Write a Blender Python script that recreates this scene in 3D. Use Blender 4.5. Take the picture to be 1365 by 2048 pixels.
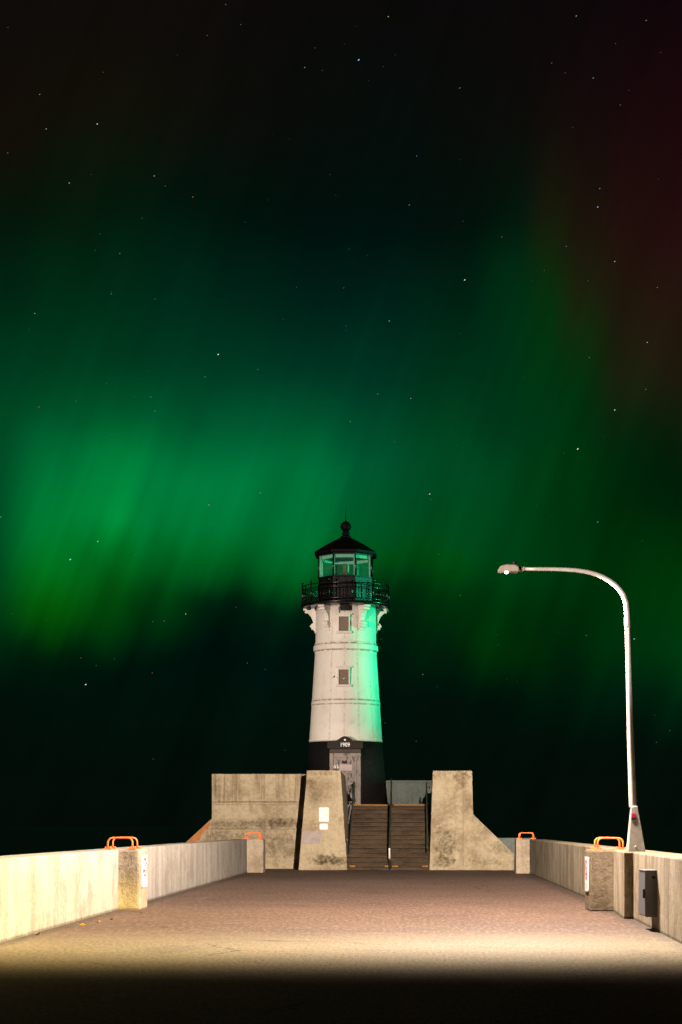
import bpy, bmesh, math, random
from mathutils import Vector
C = bpy.context
S = C.scene
R = math.radians
PI = math.pi
for o in list(bpy.data.objects): bpy.data.objects.remove(o)

# ------------------------------------------------------------------ camera
EYE, F, VX, HY = 1.6, 3500.0, 838.0, 1652.0      # eye height, focal length in px of the 1365x2048 frame
cam = bpy.data.cameras.new('camera'); camo = bpy.data.objects.new('camera', cam)
S.collection.objects.link(camo); S.camera = camo
camo.location = (0, 0, EYE); camo.rotation_euler = (R(90), 0, 0)
cam.sensor_fit = 'AUTO'; cam.sensor_width = 36.0; cam.lens = 36.0 * F / 2048
cam.shift_x = -(VX - 682.5) / 2048; cam.shift_y = (HY - 1024) / 2048
cam.clip_start = 0.1; cam.clip_end = 12000
S.view_settings.view_transform = 'Standard'; S.view_settings.look = 'None'
S.view_settings.exposure = 0; S.view_settings.gamma = 1
S.render.engine = 'CYCLES'
S.cycles.max_bounces = 6; S.cycles.transparent_max_bounces = 24

def lin(c):
    return tuple(((x / 255 / 12.92) if x / 255 <= 0.04045 else ((x / 255 + 0.055) / 1.055) ** 2.4) for x in c)

# ------------------------------------------------------------------ node helpers
class NT:
    def __init__(s, tree): s.t = tree; s.n = tree.nodes; s.l = tree.links
    def set(s, sock, v):
        if hasattr(v, 'is_output'): s.l.new(v, sock)
        elif v is not None:
            if isinstance(v, (tuple, list)) and len(v) == 3 and sock.type == 'RGBA': v = tuple(v) + (1,)
            sock.default_value = v
    def m(s, op, a, b=None, c=None, clamp=False):
        n = s.n.new('ShaderNodeMath'); n.operation = op; n.use_clamp = clamp
        for i, v in enumerate((a, b, c)):
            if v is not None: s.set(n.inputs[i], v)
        return n.outputs[0]
    def vm(s, op, a, b=None):
        n = s.n.new('ShaderNodeVectorMath'); n.operation = op
        s.set(n.inputs[0], a)
        if b is not None: s.set(n.inputs[1], b)
        return n.outputs['Value'] if op in ('LENGTH', 'DISTANCE', 'DOT_PRODUCT') else n.outputs[0]
    def sc(s, v, k):
        n = s.n.new('ShaderNodeVectorMath'); n.operation = 'SCALE'; s.set(n.inputs[0], v); n.inputs['Scale'].default_value = k
        return n.outputs[0]
    def sep(s, v):
        n = s.n.new('ShaderNodeSeparateXYZ'); s.set(n.inputs[0], v); return n.outputs
    def comb(s, x, y, z):
        n = s.n.new('ShaderNodeCombineXYZ')
        for i, v in enumerate((x, y, z)): s.set(n.inputs[i], v)
        return n.outputs[0]
    def smooth(s, v, a, b, lo=0.0, hi=1.0):
        n = s.n.new('ShaderNodeMapRange'); n.interpolation_type = 'SMOOTHSTEP'
        s.set(n.inputs[0], v)
        for i, x in zip((1, 2, 3, 4), (a, b, lo, hi)): n.inputs[i].default_value = x
        return n.outputs[0]
    def linear(s, v, a, b, lo=0.0, hi=1.0):
        n = s.n.new('ShaderNodeMapRange'); s.set(n.inputs[0], v)
        for i, x in zip((1, 2, 3, 4), (a, b, lo, hi)): n.inputs[i].default_value = x
        return n.outputs[0]
    def noise(s, vec, scale, detail=4, rough=0.55, dist=0.0):
        n = s.n.new('ShaderNodeTexNoise'); s.set(n.inputs['Vector'], vec)
        n.inputs['Scale'].default_value = scale; n.inputs['Detail'].default_value = detail
        n.inputs['Roughness'].default_value = rough; n.inputs['Distortion'].default_value = dist
        return n.outputs[0]
    def mix(s, f, a, b, blend='MIX'):
        n = s.n.new('ShaderNodeMix'); n.data_type = 'RGBA'; n.blend_type = blend
        s.set(n.inputs[0], f); s.set(n.inputs[6], a); s.set(n.inputs[7], b)
        return n.outputs[2]
    def new(s, t): return s.n.new(t)

# ------------------------------------------------------------------ world: aurora sky by azimuth and elevation
W = bpy.data.worlds.new('World'); S.world = W; W.use_nodes = True
t = NT(W.node_tree); t.n.clear()
out = t.new('ShaderNodeOutputWorld'); bg = t.new('ShaderNodeBackground'); t.l.new(bg.outputs[0], out.inputs[0])
tc = t.new('ShaderNodeTexCoord')
x, y, z = t.sep(tc.outputs['Generated'])
az = t.m('ARCTAN2', x, y)
el = t.m('DIVIDE', z, t.m('MAXIMUM', t.m('SQRT', t.m('ADD', t.m('MULTIPLY', x, x), t.m('MULTIPLY', y, y))), 1e-4))
ray = t.m('ADD', t.m('MULTIPLY', az, 1.0), t.m('MULTIPLY', el, -0.36))          # rays lean a little
rn = t.noise(t.comb(t.m('MULTIPLY', ray, 30.0), t.m('MULTIPLY', el, 2.5), 3.1), 1.0, 3, 0.5)
rn2 = t.noise(t.comb(t.m('MULTIPLY', ray, 110.0), t.m('MULTIPLY', el, 4.0), 9.4), 1.0, 2, 0.5)
wob = t.m('MULTIPLY', t.m('SUBTRACT', t.noise(t.comb(t.m('MULTIPLY', az, 12.0), t.m('MULTIPLY', el, 9.0), 1.7), 1.0, 3, 0.5), 0.5), 0.045)
elw = t.m('ADD', el, t.m('ADD', wob, t.m('MULTIPLY', t.m('SUBTRACT', rn, 0.5), 0.034)))
ROWS = [0, 250, 450, 600, 750, 850, 950, 1050, 1120, 1200, 1300, 1400, 1500, 1650]
LOW = [(2, 13, 7), (4, 11, 6)]
D6 = (0, 13, 9)
COLS = [
 (-20,[(14,10,8),(18,13,7),(4,21,9),(0,35,17),(0,55,28),(0,67,33),(0,74,38),(0,70,34),(0,55,24),(0,50,20),(0,32,13),(1,16,9)]),
 (110,[(14,10,8),(17,14,7),(3,23,9),(0,41,20),(0,58,29),(0,79,39),(0,106,50),(0,122,50),(0,112,30),(4,88,6),(0,26,8),(1,16,9)]),
 (230,[(13,10,8),(15,14,7),(2,23,10),(0,43,22),(0,58,31),(0,82,40),(0,128,58),(0,138,57),(0,108,32),(2,74,10),(0,16,9),(1,16,9)]),
 (330,[(13,10,8),(13,13,8),(1,20,11),(0,38,23),(0,57,33),(0,81,42),(0,120,58),(0,112,48),(0,92,28),(0,52,10),(0,14,9),(1,16,9)]),
 (450,[(12,9,8),(10,12,8),(0,18,11),(0,33,22),(0,55,33),(0,81,44),(0,114,56),(0,108,48),(0,90,28),(0,28,11),(0,13,10),(1,16,9)]),
 (600,[(11,9,8),(7,12,9),(0,15,11),(0,30,21),(0,51,33),(0,77,42),(0,104,52),(0,102,44),(0,84,26),(0,26,11),(0,14,10),(1,16,9)]),
 (740,[(10,8,8),(5,12,9),(0,16,12),(0,31,22),(0,51,33),(0,69,39),(0,84,46),(0,84,36),(0,80,22),(0,34,11),(0,22,12),(1,16,9)]),
 (900,[(10,8,8),(8,11,8),(2,15,10),(0,32,18),(0,51,26),(0,63,29),(0,72,34),(0,72,28),(0,72,16),(0,44,9),(0,30,9),(1,16,9)]),
 (1000,[(11,7,8),(12,11,8),(3,22,11),(0,44,18),(0,48,21),(0,51,23),(0,64,26),(0,64,24),(0,62,18),(0,48,9),(0,46,6),(0,16,9)]),
 (1075,[(12,7,8),(17,10,8),(22,24,9),(4,44,11),(0,50,16),(0,52,20),(0,56,18),(0,56,16),(0,56,14),(0,44,8),(0,40,6),(0,20,9)]),
 (1140,[(12,6,8),(19,9,9),(26,18,10),(24,30,10),(2,46,12),(0,48,15),(0,50,13),(0,48,12),(0,50,12),(0,40,8),(0,34,8),(0,22,9)]),
 (1235,[(13,5,8),(24,8,9),(32,14,11),(30,21,11),(24,28,11),(8,32,9),(0,36,9),(0,38,8),(0,44,8),(0,46,8),(0,44,10),(0,26,11)]),
 (1385,[(15,4,8),(27,6,10),(33,11,12),(31,19,11),(30,24,12),(18,27,11),(2,26,8),(0,30,6),(0,42,6),(0,54,8),(0,52,14),(0,30,11)])]
VT = 0.62
res = None; pa = None
for px, cols in COLS:
    a = math.atan((px - VX) / F)
    cr = t.new('ShaderNodeValToRGB'); t.l.new(t.m('DIVIDE', elw, VT), cr.inputs[0])
    ramp = cr.color_ramp; ramp.interpolation = 'B_SPLINE'
    stops = [(((HY - yy) / F) * math.cos(a) / VT, lin(c)) for yy, c in zip(ROWS, cols + LOW)][::-1]
    dense = [stops[0]]
    for s0, s1 in zip(stops, stops[1:]):
        dense += [((s0[0] + s1[0]) / 2, tuple((u + v) / 2 for u, v in zip(s0[1], s1[1]))), s1]
    stops = dense
    while len(ramp.elements) > 1: ramp.elements.remove(ramp.elements[-1])
    ramp.elements[0].position = max(0, stops[0][0]); ramp.elements[0].color = stops[0][1] + (1,)
    for p, c in stops[1:]:
        e = ramp.elements.new(min(p, .98)); e.color = c + (1,)
    if res is None: res = cr.outputs[0]
    else:
        # slanted blend: the border between columns leans with the rays
        res = t.mix(t.smooth(t.m('ADD', az, t.m('MULTIPLY', t.m('SUBTRACT', el, 0.2), -0.06)), pa, a), res, cr.outputs[0])
    pa = a
gain = t.m('MULTIPLY', t.linear(rn, 0.25, 0.75, 0.80, 1.20), t.linear(rn2, 0.25, 0.75, 0.93, 1.07))
res = t.mix(1.0, res, t.comb(gain, gain, gain), 'MULTIPLY')
away = t.smooth(t.m('ABSOLUTE', az), 0.32, 1.0, 1.0, 0.03)
t.set(bg.inputs[0], res); t.set(bg.inputs[1], t.m('MULTIPLY', away, 1.08))

# ------------------------------------------------------------------ lamps (their light only)
def photometric(name, loc, watts, col, radius, dist):
    """point lamp whose node tree is its luminaire's intensity distribution by outgoing direction"""
    L = bpy.data.lights.new(name, 'POINT'); L.energy = watts; L.color = col; L.shadow_soft_size = radius
    o = bpy.data.objects.new(name, L); S.collection.objects.link(o); o.location = loc
    L.use_nodes = True; n = NT(L.node_tree); n.n.clear()
    lo = n.new('ShaderNodeOutputLight'); em = n.new('ShaderNodeEmission'); n.l.new(em.outputs[0], lo.inputs[0])
    g = n.new('ShaderNodeNewGeometry')
    n.set(em.inputs['Strength'], dist(n, g.outputs['Incoming']))
    return o
L1P = (1.52, 31.0, 6.02)
def dist1(n, d):                       # street lamp: batwing along the pier, shielded towards the camera
    dx, dy, dz = n.sep(d)
    c = n.m('MAXIMUM', n.m('MULTIPLY', dz, -1.0), 0.004)
    i = n.m('MINIMUM', n.m('POWER', c, -1.7), 8.0)
    i = n.m('MULTIPLY', i, n.m('SUBTRACT', 1.0, n.m('MULTIPLY', n.m('ABSOLUTE', dx), .34)))
    i = n.m('MULTIPLY', i, n.smooth(c, 0.005, 0.055))
    i = n.m('MULTIPLY', i, n.smooth(dx, .40, .80, 1.0, .09))      # shielded on its own post's side
    gy = n.m('DIVIDE', dy, c)
    return n.m('MULTIPLY', i, n.m('POWER', n.smooth(gy, -2.45, -1.2), 3.0))
photometric('street_lamp_light', L1P, 10300, (1.0, 0.80, 0.65), 0.07, dist1)
L2P = (2.6, 9.0, 7.0)
def dist2(n, d):                       # yellow flood behind the camera's right shoulder, cut off towards its foot
    dx, dy, dz = n.sep(d)
    c = n.m('MAXIMUM', n.m('MULTIPLY', dz, -1.0), 0.02)
    gy = n.m('DIVIDE', dy, c); gx = n.m('DIVIDE', dx, c)
    i = n.m('MULTIPLY', n.m('POWER', n.smooth(gy, 1.2, 2.05), 2.0), n.smooth(n.m('SUBTRACT', gy, n.smooth(gx, -.1, -.7, 0.0, 1.33)), 2.25, 2.62, 1.0, 0.0))
    left = n.smooth(gx, -1.2, -0.2, 2.3, 1.0)
    i = n.m('ADD', i, n.m('MULTIPLY', n.smooth(gy, .2, 1.2), .0004))
    return n.m('MULTIPLY', i, left)
photometric('flood_lamp_light', L2P, 30000, (1.0, 0.76, 0.15), 0.15, dist2)
def spot(name, loc, aim, watts, col, half, blend, radius):
    L = bpy.data.lights.new(name, 'SPOT'); L.energy = watts; L.color = col; L.spot_size = 2 * half
    L.spot_blend = blend; L.shadow_soft_size = radius
    o = bpy.data.objects.new(name, L); S.collection.objects.link(o); o.location = loc
    o.rotation_euler = (Vector(aim) - Vector(loc)).to_track_quat('-Z', 'Y').to_euler()
TX, TY = -2.94, 70.5                   # lighthouse axis
def dist3(n, d):                       # far town floodlight, shaded below its own level
    dx, dy, dz = n.sep(d)
    return n.m('MULTIPLY', n.smooth(dz, .0085, .018), n.smooth(dy, .3, .6))
photometric('town_flood_light', (-60, -60, 2.5), 880000, (1.0, 0.82, 0.68), 0.4, dist3)
spot('green_harbour_light', (TX + 70, TY + 3, 8.0), (TX, TY, 9.7), 380000, (0.03, 1.0, 0.48), R(4.5), 0.6, 2.5)

# ------------------------------------------------------------------ mesh helpers
class MB:
    def __init__(s): s.v = []; s.f = []; s.sm = []
    def add(s, vs, fs, smooth=False):
        b = len(s.v); s.v += [tuple(p) for p in vs]
        for f in fs: s.f.append([i + b for i in f]); s.sm.append(smooth)
        return s
    def hexa(s, p):                    # 4 bottom, 4 top, counter-clockwise from above
        return s.add(p, [(3,2,1,0),(4,5,6,7),(0,1,5,4),(1,2,6,5),(2,3,7,6),(3,0,4,7)])
    def box(s, x0, x1, y0, y1, z0, z1):
        return s.hexa([(x0,y0,z0),(x1,y0,z0),(x1,y1,z0),(x0,y1,z0),(x0,y0,z1),(x1,y0,z1),(x1,y1,z1),(x0,y1,z1)])
    def prism(s, pts, fn, a, b):       # pts 2-D polygon, fn(p, t) -> 3-D, from t=a to t=b
        n = len(pts)
        vs = [fn(p, a) for p in pts] + [fn(p, b) for p in pts]
        fs = [tuple(range(n))[::-1], tuple(range(n, 2 * n))] + [(i, (i + 1) % n, n + (i + 1) % n, n + i) for i in range(n)]
        return s.add(vs, fs)
    def lathe(s, prof, cx, cy, seg=48, smooth=True, rot=0.0, cap=True):
        vs = []; fs = []
        for r, z in prof:
            for k in range(seg):
                a = rot + 2 * PI * k / seg; vs.append((cx + r * math.cos(a), cy + r * math.sin(a), z))
        n = len(prof)
        for i in range(n - 1):
            for k in range(seg):
                k2 = (k + 1) % seg
                fs.append((i*seg+k, i*seg+k2, (i+1)*seg+k2, (i+1)*seg+k))
        s.add(vs, fs, smooth)
        if cap:
            b = len(s.v) - len(vs)
            s.f.append([b + k for k in range(seg)][::-1]); s.sm.append(False)
            s.f.append([b + (n-1)*seg + k for k in range(seg)]); s.sm.append(False)
        return s
    def tube(s, path, r, seg=10, closed=False):
        path = [Vector(p) for p in path]; n = len(path)
        rs = r if isinstance(r, (list, tuple)) else [r] * n
        vs = []; prev = None
        for i, p in enumerate(path):
            if closed: d = (path[(i+1) % n] - path[i-1]).normalized()
            else: d = (path[min(i+1, n-1)] - path[max(i-1, 0)]).normalized()
            if prev is None:
                up = Vector((0,0,1)) if abs(d.z) < .9 else Vector((0,1,0))
                u = d.cross(up).normalized()
            else: u = (prev - d * prev.dot(d)).normalized()
            prev = u; w = d.cross(u)
            for k in range(seg):
                a = 2 * PI * k / seg; vs.append(p + (u * math.cos(a) + w * math.sin(a)) * rs[i])
        fs = []
        for i in range(n if closed else n - 1):
            j = (i + 1) % n
            for k in range(seg):
                k2 = (k + 1) % seg; fs.append((i*seg+k, i*seg+k2, j*seg+k2, j*seg+k))
        if not closed: fs += [tuple(range(seg))[::-1], tuple(range((n-1)*seg, n*seg))]
        return s.add(vs, fs, True)
    def ball(s, c, r, seg=20, rings=12, sz=1.0):
        prof = [(max(r * math.sin(PI * i / rings), 1e-4), c[2] - r * sz * math.cos(PI * i / rings)) for i in range(rings + 1)]
        return s.lathe(prof, c[0], c[1], seg, True, 0, False)

WLOC = {}
def obj(name, mb, mat, parent=None, bevel=0.0, seg=2, recalc=True):
    me = bpy.data.meshes.new(name)
    off = WLOC.get(parent.name, Vector((0,0,0))) if parent else Vector((0,0,0))
    me.from_pydata([tuple(Vector(p) - off) for p in mb.v], [], mb.f); me.update()
    for p, s in zip(me.polygons, mb.sm): p.use_smooth = s
    if recalc:
        bm = bmesh.new(); bm.from_mesh(me); bmesh.ops.recalc_face_normals(bm, faces=bm.faces); bm.to_mesh(me); bm.free()
    me.materials.append(mat)
    o = bpy.data.objects.new(name, me); S.collection.objects.link(o)
    if parent: o.parent = parent; WLOC[o.name] = off
    if bevel:
        m = o.modifiers.new('bevel', 'BEVEL'); m.width = bevel; m.segments = seg; m.limit_method = 'ANGLE'; m.angle_limit = R(35)
    return o
def tag(o, label, cat, group=None, kind=None):
    if label: o['label'] = label
    if cat: o['category'] = cat
    if group: o['group'] = group
    if kind: o['kind'] = kind
    return o
def thing(name, label, cat, loc, group=None):
    o = bpy.data.objects.new(name, None); S.collection.objects.link(o); o.location = loc
    o.empty_display_size = 0.2; WLOC[o.name] = Vector(loc)
    return tag(o, label, cat, group)
def copy_thing(root, loc, label):
    def rec(o, par):
        c = o.copy(); S.collection.objects.link(c)
        if par: c.parent = par
        for ch in [q for q in bpy.data.objects if q.parent == o]: rec(ch, c)
        return c
    r = rec(root, None); r.location = loc; r['label'] = label
    return r
def text_mb(body, size, depth=0.004, font_scale=1.0):
    cu = bpy.data.curves.new('t', 'FONT'); cu.body = body; cu.size = size; cu.align_x = 'CENTER'; cu.align_y = 'CENTER'
    cu.extrude = depth; to = bpy.data.objects.new('t', cu); S.collection.objects.link(to)
    C.view_layer.update()
    me = bpy.data.meshes.new_from_object(to.evaluated_get(C.evaluated_depsgraph_get()))
    vs = [v.co.copy() for v in me.vertices]; fs = [list(p.vertices) for p in me.polygons]
    bpy.data.objects.remove(to); bpy.data.curves.remove(cu); bpy.data.meshes.remove(me)
    return vs, fs

# ------------------------------------------------------------------ materials
def mat(name, col, rough=0.6, metal=0.0, var=0.15, scale=6.0, bump=0.0, bscale=60.0, spec=0.3, emit=None, es=0.0):
    m = bpy.data.materials.new(name); m.use_nodes = True; n = NT(m.node_tree)
    b = n.n['Principled BSDF']; g = n.new('ShaderNodeNewGeometry'); P = g.outputs['Position']
    f = n.noise(P, scale, 5, 0.6)
    lo = tuple(c * (1 - var) for c in col); hi = tuple(min(1, c * (1 + var)) for c in col)
    n.set(b.inputs['Base Color'], n.mix(n.linear(f, .3, .7), lo, hi))
    n.set(b.inputs['Roughness'], n.linear(f, .3, .7, rough * .85, min(1, rough * 1.15)))
    b.inputs['Metallic'].default_value = metal; b.inputs['Specular IOR Level'].default_value = spec
    if bump:
        bp = n.new('ShaderNodeBump'); bp.inputs['Strength'].default_value = bump; bp.inputs['Distance'].default_value = 0.01
        n.set(bp.inputs['Height'], n.noise(P, bscale, 3, .6)); n.l.new(bp.outputs[0], b.inputs['Normal'])
    if emit:
        n.set(b.inputs['Emission Color'], emit); b.inputs['Emission Strength'].default_value = es
    return m

def concrete(name, base, dark, streak=0.5, mottle=0.6, joint=None, jaxis=1, blotches=(), lines=(), rough=0.9, bump=0.6, grain=1.0, streak_top=None, steps=None, sf=5.5):
    m = bpy.data.materials.new(name); m.use_nodes = True; n = NT(m.node_tree)
    b = n.n['Principled BSDF']; g = n.new('ShaderNodeNewGeometry'); P = g.outputs['Position']
    X = n.sep(P)
    n1 = n.noise(P, 1.1, 7, .62, .4); n2 = n.noise(P, 9, 6, .65); n3 = n.noise(P, 45, 3, .6)
    st = n.noise(n.vm('MULTIPLY', P, (sf, sf, .28)), 1.0, 5, .6)
    st2 = n.noise(n.vm('MULTIPLY', P, (sf * 2.6, sf * 2.6, .7)), 1.0, 4, .6)
    c = n.mix(n.m('MULTIPLY', n.smooth(n1, .40, .68), mottle), base, dark)
    lightc = tuple(min(1, v * 1.3) for v in base)
    c = n.mix(n.m('MULTIPLY', n.smooth(n2, .50, .70), .45), c, lightc)
    c = n.mix(n.m('MULTIPLY', n.smooth(n2, .49, .30), .6 * mottle), c, dark)
    s1 = n.m('MULTIPLY', n.smooth(st, .46, .64), streak)
    if streak_top: s1 = n.m('MULTIPLY', s1, n.smooth(X[2], streak_top[0], streak_top[1]))
    c = n.mix(s1, c, dark)
    c = n.mix(n.m('MULTIPLY', n.smooth(st2, .56, .75), streak * .7), c, lightc)
    c = n.mix(n.m('MULTIPLY', n.smooth(n3, .53, .66), .38 * grain), c, dark)
    c = n.mix(n.m('MULTIPLY', n.smooth(n3, .47, .34), .38 * grain), c, lightc)
    for (cx, cz, rx, rz, k, col) in blotches:      # stains and a painted band of shade, each with its own shape
        dx = n.m('DIVIDE', n.m('SUBTRACT', X[0], cx), rx); dz = n.m('DIVIDE', n.m('SUBTRACT', X[2], cz), rz)
        d = n.m('SQRT', n.m('ADD', n.m('MULTIPLY', dx, dx), n.m('MULTIPLY', dz, dz)))
        d = n.m('ADD', d, n.m('MULTIPLY', n.m('SUBTRACT', n.noise(P, 3.4, 6, .7), .5), 2.2))
        sp = n.smooth(n2, .35, .6, 1.0, .45)
        c = n.mix(n.m('MULTIPLY', n.m('MULTIPLY', n.smooth(d, 1.0, .35), k), sp), c, col)
    for (ax, pos, wd, k) in lines:                 # pour lines and cracks
        w = n.m('ABSOLUTE', n.m('SUBTRACT', n.m('ADD', X[ax], n.m('MULTIPLY', n.m('SUBTRACT', n2, .5), .05)), pos))
        c = n.mix(n.m('MULTIPLY', n.smooth(w, wd, wd * .3), k), c, tuple(v * .35 for v in dark))
    hgt = n.m('ADD', n.m('MULTIPLY', n2, 1.6), n.m('ADD', n.m('MULTIPLY', n3, .5), n.m('MULTIPLY', n.noise(P, 120, 2, .6), .25)))
    if steps:                                      # shadow and dirt under each nosing painted as a dark line, worn pale edge above
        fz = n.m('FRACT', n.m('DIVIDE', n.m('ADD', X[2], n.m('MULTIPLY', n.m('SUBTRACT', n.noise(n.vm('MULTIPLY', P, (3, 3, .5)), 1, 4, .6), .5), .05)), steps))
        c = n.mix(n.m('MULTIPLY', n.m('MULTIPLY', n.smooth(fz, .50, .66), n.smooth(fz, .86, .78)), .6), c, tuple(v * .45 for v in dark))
        c = n.mix(n.m('MULTIPLY', n.smooth(fz, .84, .95), .6), c, tuple(v * 1.9 for v in base))
        c = n.mix(n.m('MULTIPLY', n.smooth(n.noise(n.vm('MULTIPLY', P, (1.5, .5, 6)), 1, 4, .6), .45, .7), .5), c, tuple(v * 1.5 for v in base))
    if joint:
        ph = n.m('ABSOLUTE', n.m('SUBTRACT', n.m('FRACT', n.m('DIVIDE', n.m('ADD', X[jaxis], 3526.2), joint)), .5))
        jm = n.smooth(ph, .012 / joint, .004 / joint)
        c = n.mix(n.m('MULTIPLY', jm, .75), c, tuple(v * .4 for v in dark))
        hl = n.m('MULTIPLY', n.smooth(ph, .07 / joint, .03 / joint), n.smooth(ph, .006 / joint, .02 / joint))
        c = n.mix(n.m('MULTIPLY', hl, .35), c, lightc)
        hgt = n.m('SUBTRACT', hgt, n.m('MULTIPLY', jm, 1.2))
    n.set(b.inputs['Base Color'], c); b.inputs['Roughness'].default_value = rough; b.inputs['Specular IOR Level'].default_value = .2
    bp = n.new('ShaderNodeBump'); bp.inputs['Strength'].default_value = bump; bp.inputs['Distance'].default_value = .02
    n.set(bp.inputs['Height'], hgt); n.l.new(bp.outputs[0], b.inputs['Normal'])
    return m

MOSS_AND_SHADE = (.05, .042, .02); GREY = (.22, .215, .20)
TAN, TAND = (.40, .345, .235), (.17, .13, .075)
M = {}
M['parapet'] = concrete('parapet_concrete', (.29, .275, .245), (.15, .13, .105), streak=.5, mottle=.65, joint=3.55, jaxis=1, sf=2.3, lines=[(2, .0, .06, .7)])
M['pilaster_dark'] = concrete('darkened_pilaster_concrete', (.165, .132, .092), (.085, .062, .038), streak=.4, mottle=.8, bump=.9)  # darker pilaster copy, the near lamp's excess light taken out by colour
M['parapet_stained'] = concrete('stained_parapet_concrete', (.28, .245, .185), (.125, .095, .055), streak=.75, mottle=.8, joint=3.1, jaxis=1, sf=2.8, lines=[(2, .0, .06, .8)])
M['pilaster'] = concrete('pilaster_concrete', (.31, .265, .20), (.15, .115, .075), streak=.35, mottle=.7, bump=.8)
M['wing'] = concrete('wing_concrete', TAN, TAND, streak=.85, mottle=.75, bump=1.0, streak_top=(2.3, 2.75),
    blotches=[(-5.8, 1.68, 2.6, .20, .8, (.12, .085, .05)), (-5.2, 1.75, 1.2, .22, .6, MOSS_AND_SHADE), (-6.4, 1.2, 2.6, .42, .55, (.09, .065, .04)), (-7.5, 3.0, .2, .5, .5, (.08, .06, .035)), (-5.2, .75, 1.3, .4, .5, (.09, .07, .04))],  # first blotch paints the undercut's weaker light in as a brown band
    lines=[(2, 2.49, .016, .8), (2, 2.41, .012, .5), (2, 1.49, .014, .8)])
M['rusty'] = concrete('rust_stained_concrete', (.42, .17, .05), (.22, .10, .045), streak=.3, mottle=.9)
M['pier'] = concrete('stair_pier_concrete', TAN, TAND, streak=.15, mottle=.75, bump=1.0,
    blotches=[(-3.4, .38, .75, .22, .95, MOSS_AND_SHADE), (-2.85, .33, .35, .2, .8, MOSS_AND_SHADE), (-3.9, 3.15, .25, .25, .7, (.10, .085, .05)), (-3.75, 2.65, .3, .4, .5, (.11, .09, .055)),
              (-3.5, 3.5, .8, .12, .5, (.12, .09, .05)), (1.55, 3.3, .36, .5, .9, (.12, .08, .045)), (1.75, 2.4, .22, .6, .55, (.13, .095, .055)), (1.05, 1.0, .55, .75, .85, (.085, .07, .04)),
              (.9, .3, .6, .3, .8, MOSS_AND_SHADE), (3.0, .8, .5, .3, .6, (.07, .07, .035)), (2.4, .3, .9, .2, .4, (.1, .085, .05)), (2.5, 1.4, .5, .2, .4, (.12, .09, .05))],
    lines=[(0, 1.6, .012, .5)])
M['grey_conc'] = concrete('grey_concrete', (.13, .155, .145), (.065, .075, .07), streak=.3, mottle=.4)
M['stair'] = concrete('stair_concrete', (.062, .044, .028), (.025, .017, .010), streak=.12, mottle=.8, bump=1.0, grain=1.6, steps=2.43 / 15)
M['platform'] = concrete('platform_concrete', (.18, .17, .15), (.10, .09, .08), streak=0)
M['orange'] = mat('orange_paint', (.78, .19, .045), .5, 0, .18, 14, .2, 40)
M['white_tower'] = None
M['black'] = mat('black_paint', (.004, .004, .004), .26, 0, .4, 10, .10, 30, spec=.35)
M['roof_black'] = mat('roof_black_paint', (.003, .003, .003), .5, 0, .4, 8, .15, 20, spec=.05)
M['pale_inside'] = mat('pale_interior_paint', (.36, .45, .38), .6, 0, .12, 9)
M['board'] = mat('window_cover', (.165, .125, .09), .7, 0, .2, 12, .2, 30)
M['trim'] = mat('off_white_trim', (.62, .58, .52), .55, 0, .12, 10, .25, 40)
M['pole'] = mat('galvanised_steel', (.52, .50, .48), .42, .25, .08, 12)
M['pole_base'] = mat('cast_aluminium', (.38, .36, .34), .55, .2, .14, 14, .3, 70)
M['lamp_body'] = mat('lamp_housing', (.34, .30, .26), .5, .1, .1, 10)
M['dark_metal'] = mat('dark_metal', (.02, .022, .022), .5, .3, .2, 10)
M['rail'] = mat('dull_green_steel', (.05, .06, .045), .5, .4, .2, 10)
M['lens'] = mat('lit_led_lens', (.9, .9, .9), .3, emit=(1, .93, .88), es=8)
M['sign'] = mat('white_reflective_sheet', (.68, .67, .67), .4, 0, .03, 10)
M['red'] = mat('red_print', (.60, .01, .06), .4)
M['pinkred'] = mat('red_stripe_print', (.78, .30, .33), .4)
M['blue'] = mat('pale_blue_print', (.52, .70, .86), .4)
M['yellow'] = mat('yellow_print', (.86, .74, .22), .4)
M['blackprint'] = mat('black_print', (.03, .03, .035), .5)
M['greyprint'] = mat('grey_print', (.45, .45, .47), .5)
M['box_metal'] = mat('grey_enclosure_paint', (.12, .13, .155), .45, .25, .1, 10, .12, 30)
M['nosing'] = mat('worn_yellow_paint', (.26, .115, .012), .7, 0, .4, 22, .3, 60)
M['leafy'] = mat('yellow_leaf', (.65, .38, .07), .6)
M['leafd'] = mat('brown_leaf', (.12, .07, .03), .6)
M['patch'] = mat('grey_cover_paint', (.30, .265, .25), .8, 0, .18, 5, .4, 50)
M['red_lens'] = mat('red_glass', (.55, .01, .04), .25)
M['amber'] = mat('amber_lens', (.36, .13, .04), .35, 0, .3, 20)

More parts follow.
